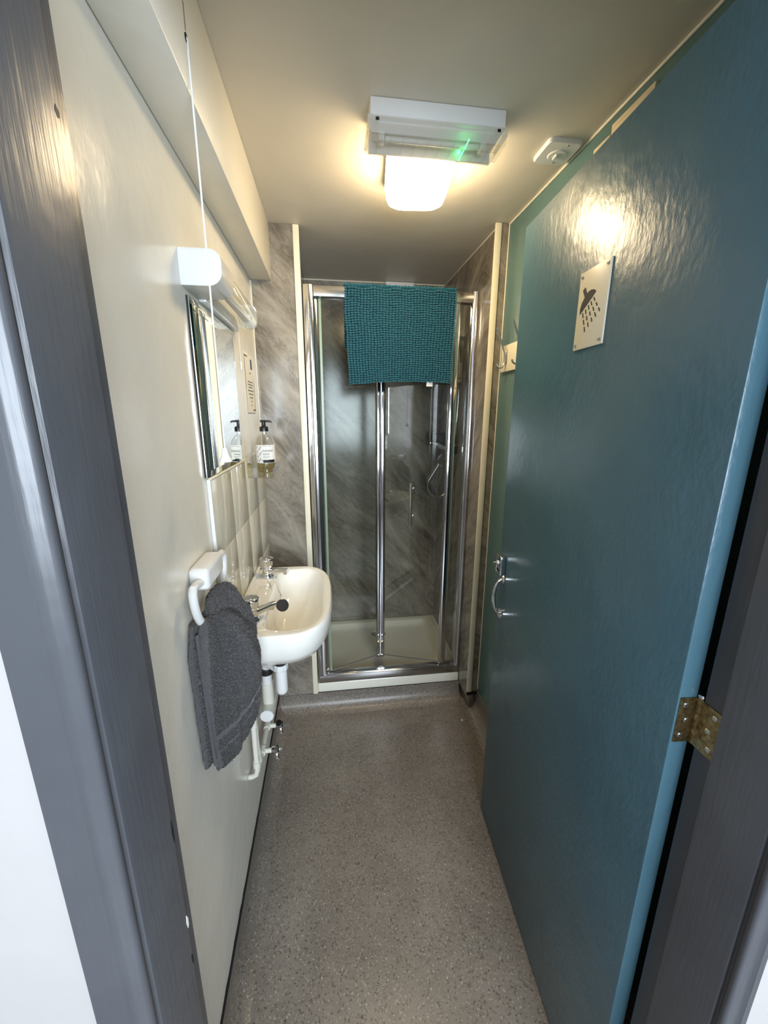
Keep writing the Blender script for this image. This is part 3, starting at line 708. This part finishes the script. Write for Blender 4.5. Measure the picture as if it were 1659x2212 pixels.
def tap(x, y, ang, label, sl=.092):
    T = thing('basin_tap', label, 'tap', (x, y, BZ+.001), 'chrome pillar taps on the wash basin')
    z = BZ+.0012
    lathe('tap_base', [(0, 0), (.024, 0), (.024, .003), (.019, .009), (.016, .014), (.0165, .030), (.0185, .034), (0, .034)], (x, y, z), M_CHROME, T, 28)
    d = Vector((math.cos(ang), math.sin(ang), 0)); p0 = Vector((x, y, z+.021)); sd = Vector((-d.y, d.x, 0))
    bm = bmesh.new(); secs_ = []
    for t, hw, hh, dz in ((.0, .013, .0115, 0), (sl*.33, .0115, .0095, .002), (sl*.76, .010, .008, .006), (sl, .0095, .0078, .008), (sl+.005, .0095, .0078, .0075)):
        c_ = p0+d*t+Vector((0, 0, dz))
        secs_.append([c_+sd*(hw*math.copysign(abs(math.cos(a_))**.6, math.cos(a_)))+Vector((0, 0, hh*math.copysign(abs(math.sin(a_))**.6, math.sin(a_)))) for a_ in [2*PI*k/20 for k in range(20)]])
    sp_ = loft('spout', secs_, M_CHROME, T)
    lathe('nozzle', [(0, 0), (.0075, 0), (.0075, .008), (0, .008)], p0+d*(sl-.006)+Vector((0, 0, -.006)), M_CHROME, sp_, 16)
    # faceted head: six scalloped flats
    secs_ = []
    for h, r_, sc_ in ((.034, .017, .0), (.037, .0205, .06), (.048, .0235, .11), (.060, .0245, .08), (.066, .0242, .0), (.0695, .022, 0), (.0705, .019, 0)):
        secs_.append([(x+r_*(1-sc_*(.5+.5*math.cos(6*a_)))*math.cos(a_), y+r_*(1-sc_*(.5+.5*math.cos(6*a_)))*math.sin(a_), z+h) for a_ in [2*PI*k/48 for k in range(48)]])
    hd_ = loft('tap_head', secs_, M_CHROME, T)
    lathe('index_disc', [(0, 0), (.0145, 0), (.0145, .0008), (0, .001)], (x, y, z+.0705), M_SATIN, hd_, 22)
    return T
tap(.056, 1.378, math.radians(-20), 'chrome pillar tap at the far end of the basin by the marble panel', .076)
tap(.060, 1.060, math.radians(32), 'chrome pillar tap at the near end of the basin beside the towel', .066)
PG = thing('basin_plug', 'black rubber plug on a ball chain hanging in the basin', 'plug', (.122, 1.215, .87))
pc = Vector((.126, 1.205, .884)); pn = Vector((.35, -.72, .6)).normalized()
lathe('stopper', [(0, 0), (.0195, 0), (.0205, .002), (.0185, .009), (.0, .010)], pc, M_RUB, PG, 26, pn)
tube('stopper_loop', [pc+Vector((0, .004, .019)), pc+Vector((-.003, .006, .028)), pc+Vector((-.004, .010, .034))], .0018, M_CHROME, PG, 8)
ch = []
a0 = pc+Vector((-.004, .010, .034)); a1 = Vector((.086, 1.345, BZ+.008))
for i in range(26):
    t = i/25; p = a0.lerp(a1, t); p.z -= .010*math.sin(PI*t); ch.append(p)
bm = bmesh.new()
def chain(bm, pts):
    for p in pts: bmesh.ops.create_icosphere(bm, subdivisions=1, radius=.0017, matrix=Matrix.Translation(p))
    bm_tube(pts, .0005, 5, bm)
chain(bm, ch); from_bm('ball_chain', bm, M_CHROME, PG, True)
bm = bmesh.new(); a0 = Vector((.064, 1.348, BZ+.006)); a1 = Vector((.096, 1.222, BZ-.032)); ch = []
for i in range(26):
    t = i/25; p = a0.lerp(a1, t); p.z = max(p.z, BZ+.0045 if p.x < .086 else p.z); ch.append(p)
chain(bm, ch); from_bm('ball_chain', bm, M_CHROME, PG, True)

# waste trap and pipes under the basin
WT = thing('waste_trap', 'white plastic bottle trap and waste pipe below the basin', 'waste pipe', (.104, 1.22, .545))
tx, ty = .106, 1.22
lathe('waste_tail', [(0, 0), (.019, 0), (.019, .104), (0, .104)], (tx, ty, .660), M_RUB, WT, 22)
lathe('flange', [(0, 0), (.030, 0), (.027, .008), (0, .008)], (tx, ty, .7640), M_WHITEP, WT, 26)
lathe('trap_nut', [(0, 0), (.023, 0), (.0245, .004), (.0245, .018), (.022, .022), (0, .022)], (tx, ty, .640), M_WHITEP, WT, 10, smooth=False)
lathe('trap_body', [(0, .0), (.010, .002), (.017, .008), (.0195, .018), (.0195, .098), (0, .098)], (tx, ty, .543), M_WHITEP, WT, 26)
tube('outlet_bend', [(tx-.012, ty+.02, .632), (tx-.04, ty+.045, .634), (tx-.055, ty+.055, .625), (tx-.060, ty+.06, .60), (tx-.060, ty+.06, .535)], .0175, M_WHITEP, WT, 18)
lathe('coupling', [(0, 0), (.023, 0), (.024, .004), (.024, .02), (.021, .024), (0, .024)], (tx-.060, ty+.06, .588), M_RUB, WT, 12, smooth=False)
tube('waste_down_pipe', [(tx-.060, ty+.06, .55), (tx-.060, ty+.06, .47), (tx-.060, ty+.065, .455), (tx-.060, ty+.08, .447), (tx-.060, YP-.004, .43)], .020, M_PIPE, WT, 18)
tube('cleaning_eye', [(tx-.060, ty+.012, .450), (tx-.060, ty+.09, .449)], .023, M_PIPE, WT, 10)
lathe('cleaning_cap', [(0, 0), (.0235, 0), (.0235, .006), (0, .007)], (tx-.060, ty+.012, .450), M_WHITEP, WT, 10, (0, -1, 0), smooth=False)

def pipe(path, r, label, extra=None, m_=M_PIPE):
    T = thing('supply_pipe', label, 'pipe', path[-1])
    tube('pipe', path, r, m_, T, 12); return T
P1 = pipe([(.03, 1.092, .70), (.03, 1.092, .50), (.03, 1.092, .365), (.026, 1.092, .345), (.012, 1.092, .338), (.001, 1.092, .338)], .0085, 'white painted vertical pipe turning into the wall beside the towel')
for z in (.53, .375): lathe('fitting', [(0, 0), (.0115, 0), (.0115, .022), (0, .022)], (.03, 1.092, z), M_PIPE, P1, 14)
P2 = pipe([(.028, 1.122, .70), (.028, 1.122, .46), (.028, 1.126, .42), (.03, 1.14, .352), (.03, 1.16, .345), (.03, 1.4, .345), (.03, YP-.004, .345)], .0085, 'white painted pipe running along the wall behind the valves')
for y in (1.185, 1.30): tube('fitting', [(.03, y-.014, .345), (.03, y+.014, .345)], .0118, M_PIPE, P2, 14)
P3 = pipe([(.018, 1.15, .30), (.018, 1.5, .30), (.018, YP-.004, .30)], .0075, 'lower white painted pipe running along the wall to the panel')
def valve(y, z, label, big):
    V = thing('drain_valve', label, 'valve', (.06, y, z-.02), 'drain valves on the pipe below the basin')
    tube('stub', [(.036, y, z), (.066, y, z)], .0085, M_PIPE, V, 12)
    lathe('valve_body', [(0, 0), (.0105, 0), (.0105, .010), (.0135, .012), (.0135, .022), (.010, .026), (0, .026)], (.062, y, z), M_CHROME, V, 8, (1, 0, 0), smooth=False)
    lathe('spigot', [(0, 0), (.006, 0), (.0075, .006), (.006, .008), (.0075, .014), (.006, .022), (0, .022)], (.078, y-.004, z-.006), M_CHROME, V, 14, (.2, -.3, -1))
    if big:
        pyd('lever', [(.088, y-.004, z+.004), (.112, y-.006, z+.012), (.114, y-.006, z-.012), (.090, y-.004, z-.008), (.088, y-.001, z+.004), (.112, y-.003, z+.012), (.114, y-.003, z-.012), (.090, y-.001, z-.008)],
            [(0, 1, 2, 3), (7, 6, 5, 4), (0, 4, 5, 1), (1, 5, 6, 2), (2, 6, 7, 3), (3, 7, 4, 0)], M_SATIN, V)
        lathe('gland', [(0, 0), (.011, 0), (.012, .005), (.011, .010), (0, .010)], (.073, y, z+.006), M_BLACK, V, 8, (0, -.5, 1), smooth=False)
    else:
        lathe('square_spindle', [(0, 0), (.005, 0), (.005, .012), (0, .012)], (.086, y, z), M_CHROME, V, 4, (1, 0, .2), smooth=False)
valve(1.30, .345, 'chrome drain valve with a flat grey lever on the pipe below the basin', True)
valve(1.185, .345, 'small chrome drain valve nearest the towel on the pipe below the basin', False)
S(box('trim_17', (.0002, 1.05, .522), (.008, 1.56, .548), M_RUB, bev=.002), 'black strip along the wall below the basin')

# ------------------------------------------------------------------ shower
ST = thing('shower_tray', 'white shower tray with a raised rim and round chrome waste', 'shower tray', (.57, 2.1, .086))
TX0, TX1, TY0, TY1 = .199, .946, 1.797, YS-.002
def rs(i, z, r=.03, N=6, x0=TX0, x1=TX1, y0=TY0, y1=TY1):
    out = []; r = max(.004, r)
    for cx, cy, a_ in ((x1-i-r, y1-i-r, 0), (x0+i+r, y1-i-r, 90), (x0+i+r, y0+i+r, 180), (x1-i-r, y0+i+r, 270)):
        for k in range(N): t = math.radians(a_+90*k/(N-1)); out.append((cx+r*math.cos(t), cy+r*math.sin(t), z))
    return out
loft('tray', [rs(0, .0862, .004), rs(0, .130, .004), rs(.003, .135, .006), rs(.040, .135, .03), rs(.046, .131, .03), rs(.060, .112, .035), rs(.085, .104, .04), rs(.2, .101, .06)], M_ACRY, ST)
lathe('waste', [(0, 0), (.047, 0), (.047, .003), (.040, .007), (.018, .009), (0, .0095)], (.570, 2.29, .1012), M_CHROME, ST, 30)
box('tray_side_infill', (SX0+.0005, TY0, .0862), (TX0+.0, TY1, .134), M_ACRY, ST)
box('tray_side_infill', (TX1, YF+.021, .0862), (SX1-.0005, TY1, .134), M_ACRY, ST)

SE = thing('shower_enclosure', 'chrome framed bifold glass shower door folded slightly inwards', 'shower enclosure', (.57, YF, .136))
box('top_rail', (.243, YF-.012, 1.952), (.925, YF+.030, 1.994), M_ALU, SE, .003)
box('bottom_rail', (.205, YF-.016, .1355), (.946, YF+.030, .180), M_ALU, SE, .004)
box('bottom_lip', (.245, YF-.012, .180), (.925, YF-.004, .186), M_CHROME, SE, .001)
# left wall post: ribbed chrome profile
pr = [(.1985, YF+.03), (.1985, YF-.006), (.2025, YF-.012), (.218, YF-.013), (.2205, YF-.0165), (.2235, YF-.0165), (.226, YF-.013), (.2395, YF-.012), (.2435, YF-.007), (.2435, YF+.006), (.256, YF+.008), (.258, YF+.03)]
prism('wall_post', pr, 2, .1805, 1.996, M_POST, SE, bev=.0012)
pr = [(.9475, YF+.03), (.9475, YF-.008), (.942, YF-.014), (.936, YF-.014), (.933, YF-.008), (.928, YF-.014), (.921, YF-.010), (.918, YF+.004), (.918, YF+.03)]
prism('wall_post', pr, 2, .1805, 1.998, M_POST, SE, bev=.0012)
def pane(name, p0, p1, z0, z1, th, parent, m_=M_GLASS):
    p0 = Vector((*p0, 0)); p1 = Vector((*p1, 0)); d = (p1-p0).normalized(); n_ = Vector((-d.y, d.x, 0))*th*.5
    return pyd(name, [p0-n_+Vector((0, 0, z0)), p1-n_+Vector((0, 0, z0)), p1+n_+Vector((0, 0, z0)), p0+n_+Vector((0, 0, z0)),
                      p0-n_+Vector((0, 0, z1)), p1-n_+Vector((0, 0, z1)), p1+n_+Vector((0, 0, z1)), p0+n_+Vector((0, 0, z1))],
               [(0, 1, 2, 3), (4, 7, 6, 5), (0, 4, 5, 1), (1, 5, 6, 2), (2, 6, 7, 3), (3, 7, 4, 0)], m_, parent)
FX, FY = .537, 1.935
PA0, PA1, PB0, PB1 = (.268, YF+.014), (FX-.010, FY-.004), (FX+.010, FY-.004), (.838, YF+.014)
pa = pane('glass_pane', PA0, PA1, .19, 1.95, .005, SE); pane('pane_edge_seal', (PA0[0]-.006, PA0[1]), (PA0[0]+.004, PA0[1]+.001), .19, 1.95, .008, pa, M_EDGE)
pb = pane('glass_pane', PB0, PB1, .19, 1.95, .005, SE)
pcn = pane('glass_pane', (.868, YF+.012), (.918, YF+.012), .19, 1.95, .005, SE)
for p, q_, par in ((PA0, PA1, pa), (PB0, PB1, pb)):
    pane('bottom_seal', p, q_, .186, .191, .007, par, M_SEAL)
hp_ = prism('hinge_post', [(FX-.024, FY+.010), (FX-.024, FY-.006), (FX-.016, FY-.015), (FX-.003, FY-.015), (FX, FY-.006), (FX+.003, FY-.015), (FX+.016, FY-.015), (FX+.024, FY-.006), (FX+.024, FY+.010)], 2, .195, 1.95, M_CHROME, SE, bev=.0012)
prism('post_foot', [(FX-.022, FY+.011), (FX-.022, FY-.010), (FX-.012, FY-.018), (FX+.012, FY-.018), (FX+.022, FY-.010), (FX+.022, FY+.011)], 2, .182, .196, M_SATIN, hp_)
prism('stile', [(.836, YF-.004), (.870, YF-.006), (.872, YF+.024), (.836, YF+.024)], 2, .19, 1.952, M_CHROME, SE, bev=.003)
# bar handle on the right-hand pane
bp0 = Vector((*PB0, 0)); bd = (Vector((*PB1, 0))-bp0).normalized(); bn = Vector((bd.y, -bd.x, 0))
hc = bp0+bd*.150
hb = tube('bar_handle', [hc+bn*.045+Vector((0, 0, .955)), hc+bn*.045+Vector((0, 0, 1.165))], .0085, M_CHROME, SE, 16)
for z in (.99, 1.13): tube('handle_standoff', [hc+bn*.002+Vector((0, 0, z)), hc+bn*.044+Vector((0, 0, z))], .006, M_CHROME, hb, 12)

# bath mat draped over the top rail
MX0, MX1 = .373, .838
BM = thing('bath_mat', 'teal chenille bath mat draped over the shower door rail', 'bath mat', (.605, 1.79, 1.60))
yf_, yb_ = YF-.022, YF+.042; zt_ = 1.9975
def mpath(t):   # distance from the front bottom edge, over the rail, to the back bottom edge
    dz = zt_-1.615-.012
    if t < dz: return Vector((0, yf_, 1.615+t)), Vector((0, -1, 0))
    t -= dz; R_ = .012
    if t < R_*PI/2: a_ = t/R_; return Vector((0, yf_+R_-R_*math.cos(a_), zt_-R_+R_*math.sin(a_))), Vector((0, -math.cos(a_), math.sin(a_)))
    t -= R_*PI/2; fl = yb_-yf_-2*R_
    if t < fl: return Vector((0, yf_+R_+t, zt_)), Vector((0, 0, 1))
    t -= fl
    if t < R_*PI/2: a_ = t/R_; return Vector((0, yb_-R_+R_*math.sin(a_), zt_-R_+R_*math.cos(a_))), Vector((0, math.sin(a_), math.cos(a_)))
    t -= R_*PI/2; return Vector((0, yb_, zt_-R_-t)), Vector((0, 1, 0))
LEN = (zt_-1.615-.012)+.012*PI+(yb_-yf_-.024)+.22
def mpt(u, t):
    p, n_ = mpath(t); x = lerp(MX0, MX1, u); low = max(0, 1.90-p.z) if t < .45 else 0
    p = p+Vector((x, 0, 0)); side = (u-.5)
    p.x += -side*.10*low; p.y += -.010*math.sin(u*7+.6)*low*2.2
    if t < .40: p.z += (.010*math.sin(u*3.1)+.012*(u-.15))*(1-t/.40)-.003
    return p, n_
nu, nt = 40, 60; A_, B_ = [], []
vs, fs = [], []
for j in range(nt+1):
    for i in range(nu+1):
        p, n_ = mpt(i/nu, LEN*j/nt); vs.append(tuple(p)); 
base_n = len(vs)
for j in range(nt+1):
    for i in range(nu+1):
        p, n_ = mpt(i/nu, LEN*j/nt); vs.append(tuple(p+n_*.006))
for j in range(nt):
    for i in range(nu):
        a_ = j*(nu+1)+i; fs.append((a_, a_+1, a_+nu+2, a_+nu+1)); b2 = a_+base_n; fs.append((b2, b2+nu+1, b2+nu+2, b2+1))
for i in range(nu):
    fs.append((i, base_n+i, base_n+i+1, i+1)); a_ = nt*(nu+1)+i; fs.append((a_, a_+1, base_n+a_+1, base_n+a_))
for j in range(nt):
    a_ = j*(nu+1); fs.append((a_, a_+nu+1, base_n+a_+nu+1, base_n+a_)); a_ += nu; fs.append((a_, base_n+a_, base_n+a_+nu+1, a_+nu+1))
mb = pyd('mat_backing', vs, fs, M_MATB, BM, True)
# chenille bobbles
ico = bmesh.new(); bmesh.ops.create_icosphere(ico, subdivisions=1, radius=1); iv = [v.co.copy() for v in ico.verts]; ifc = [tuple(v.index for v in f.verts) for f in ico.faces]; ico.free()
vs, fs = [], []; rnd = random.Random(4); ncol = int((MX1-MX0)/.0132); nrow = int(LEN/.0092)
for j in range(nrow+1):
    for i in range(ncol+1):
        u = i/ncol+.006*math.sin(j*.35+i*.2)*.5+.004*(rnd.random()-.5); t = LEN*j/nrow+.0016*math.sin(i*.9+j*.15)+(rnd.random()-.5)*.0010
        p, n_ = mpt(min(1, max(0, u)), min(LEN, max(0, t))); sx_ = .0064*(.92+.16*rnd.random()); sz_ = .0044*(.92+.16*rnd.random())
        tx_ = Vector((1, 0, 0)); tz_ = n_.cross(tx_); b0 = len(vs); c_ = p+n_*(.0075+.002*rnd.random())+tz_*0
        ln = Vector((0, 0, -.0022))
        for q in iv: vs.append(tuple(c_+tx_*q.x*sx_+tz_*q.y*sz_+n_*q.z*.0068+ln*max(0, q.z)))
        fs += [tuple(b0+k for k in f) for f in ifc]
me = bpy.data.meshes.new('chenille_tufts'); me.from_pydata(vs, [], fs); me.update()
link('chenille_tufts', me, M_MAT, mb, True, 'stuff')
p, n_ = mpt(.80, 0)
box('care_tag', (p.x-.014, p.y-.0035, p.z-.020), (p.x+.014, p.y-.002, p.z+.004), M_TAG, BM)

# mixer, riser, hose, handset and shelf on the right shower wall
MX = thing('shower_mixer', 'chrome bar shower mixer on the right wall of the shower', 'shower mixer', (.94, 2.12, 1.27))
mxp = .925; mz = 1.312
tube('mixer_bar', [(mxp, 1.985, mz), (mxp, 2.265, mz)], .021, M_CHROME, MX, 22)
for y, s in ((1.985, -1), (2.265, 1)):
    k_ = lathe('knob', [(0, 0), (.024, 0), (.0255, .006), (.0255, .032), (.022, .038), (0, .039)], (mxp, y, mz), M_CHROME, MX, 24, (0, s, 0))
    box('knob_lever', (mxp-.055, y+s*.016-.006, mz+.006), (mxp-.01, y+s*.016+.006, mz+.018), M_CHROME, k_, .003)
for y in (2.05, 2.20): tube('wall_union', [(mxp, y, mz), (SX1-.0005, y, mz)], [.016, .024], M_CHROME, MX, 18)
RR = thing('riser_rail', 'chrome riser rail with wall brackets above the shower mixer', 'rail', (.93, 2.12, 1.34))
tube('rail', [(.925, 2.125, 1.338), (.925, 2.125, 1.88)], .0095, M_CHROME, RR, 16)
for z in (1.52, 1.865):
    tube('rail_bracket', [(.925, 2.125, z), (SX1-.0005, 2.125, z)], .010, M_CHROME, RR, 14)
lathe('slider', [(0, 0), (.017, 0), (.017, .035), (0, .035)], (.925, 2.125, 1.505), M_CHROME, RR, 18)
HS = thing('shower_handset', 'chrome hand shower hanging down on its hose below the mixer', 'shower head', (.86, 2.15, 1.12))
tube('handset_handle', [(.912, 2.135, 1.255), (.885, 2.14, 1.205), (.848, 2.15, 1.140), (.838, 2.15, 1.122)], [.012, .0105, .0125, .010], M_CHROME, HS, 16)
lathe('spray_head', [(0, 0), (.018, 0), (.030, .010), (.034, .020), (.032, .024), (0, .024)], (.900, 2.122, 1.236), M_CHROME, HS, 24, (.1, -.8, .3))
hpth = []
for i in range(25):
    t = i/24; a_ = math.radians(110+215*t)
    hpth.append((.908+.078*math.cos(a_)*1.0, 2.15+.02*t, 1.085+.055*math.sin(a_)*1.0))
hpth = [(.838, 2.15, 1.122), (.832, 2.15, 1.10), (.836, 2.15, 1.075), (.852, 2.152, 1.050), (.878, 2.155, 1.032), (.908, 2.158, 1.026), (.932, 2.16, 1.04), (.944, 2.16, 1.09), (.942, 2.15, 1.18), (.938, 2.14, 1.24), (.934, 2.13, 1.283)]
tube('shower_hose', hpth, .0055, M_CHROME, HS, 12)
tube('riser_hose', [(.930, 2.12, 1.885), (.940, 2.10, 1.90), (.950, 2.07, 1.84), (.954, 2.05, 1.7), (.954, 2.045, 1.55), (.950, 2.05, 1.39), (.945, 2.06, 1.345)], .0055, M_CHROME, RR, 10)
tag(box('soap_dish', (.862, 2.17, 1.335), (SX1-.001, 2.28, 1.385), M_BLACK, bev=.008), 'black soap dish fixed behind the shower mixer', 'soap dish')
VN = thing('extractor_vent', 'white extractor vent at the top of the shower back wall', 'vent', (.70, YS, 2.06))
box('housing', (.622, YS-.030, 2.045), (.784, YS-.0005, 2.1975), M_WHITEP, VN, .005)
for k in range(6): box('louvre', (.634, YS-.034, 2.060+.019*k), (.772, YS-.029, 2.070+.019*k), M_WHITEP, VN, .001)

# ------------------------------------------------------------------ coat hooks on the teal wall
CR = thing('coat_rack', 'white board with two steel coat hooks on the teal wall behind the door', 'coat rack', (.99, 1.5, 1.652))
box('board', (XR-.012, 1.25, 1.652), (XR-.0004, 1.632, 1.752), M_CREAMP, CR, .002)
def hook(y):
    x = XR-.012
    h = tube('coat_hook', [(x-.048, y, 1.812), (x-.046, y, 1.806), (x-.022, y, 1.752), (x-.008, y, 1.722), (x-.005, y, 1.700), (x-.007, y, 1.682), (x-.016, y, 1.668), (x-.030, y, 1.666), (x-.038, y, 1.672), (x-.041, y, 1.680)],
             [.0035, .0045, .004, .0045, .0055, .005, .0042, .004, .0045, .0035], M_SATIN, CR, 12)
    box('hook_plate', (x-.004, y-.008, 1.682), (x+.0004, y+.008, 1.732), M_SATIN, h, .0015)
for y in (1.580, 1.440): hook(y)
# litter on the floor by the shower corner
bm = bm_box((.905, 1.60, .0008), (.913, 1.607, .005), .001)
tag(from_bm('paint_flake', bm, M_PAPER), 'tiny white flake lying on the vinyl floor near the right shower corner', 'flake')
S(box('trim_18', (.949, YP2-.004, .098), (XR-.004, YP2+.008, .1185), M_DARK, bev=.002), 'dark gap below the right marble panel')
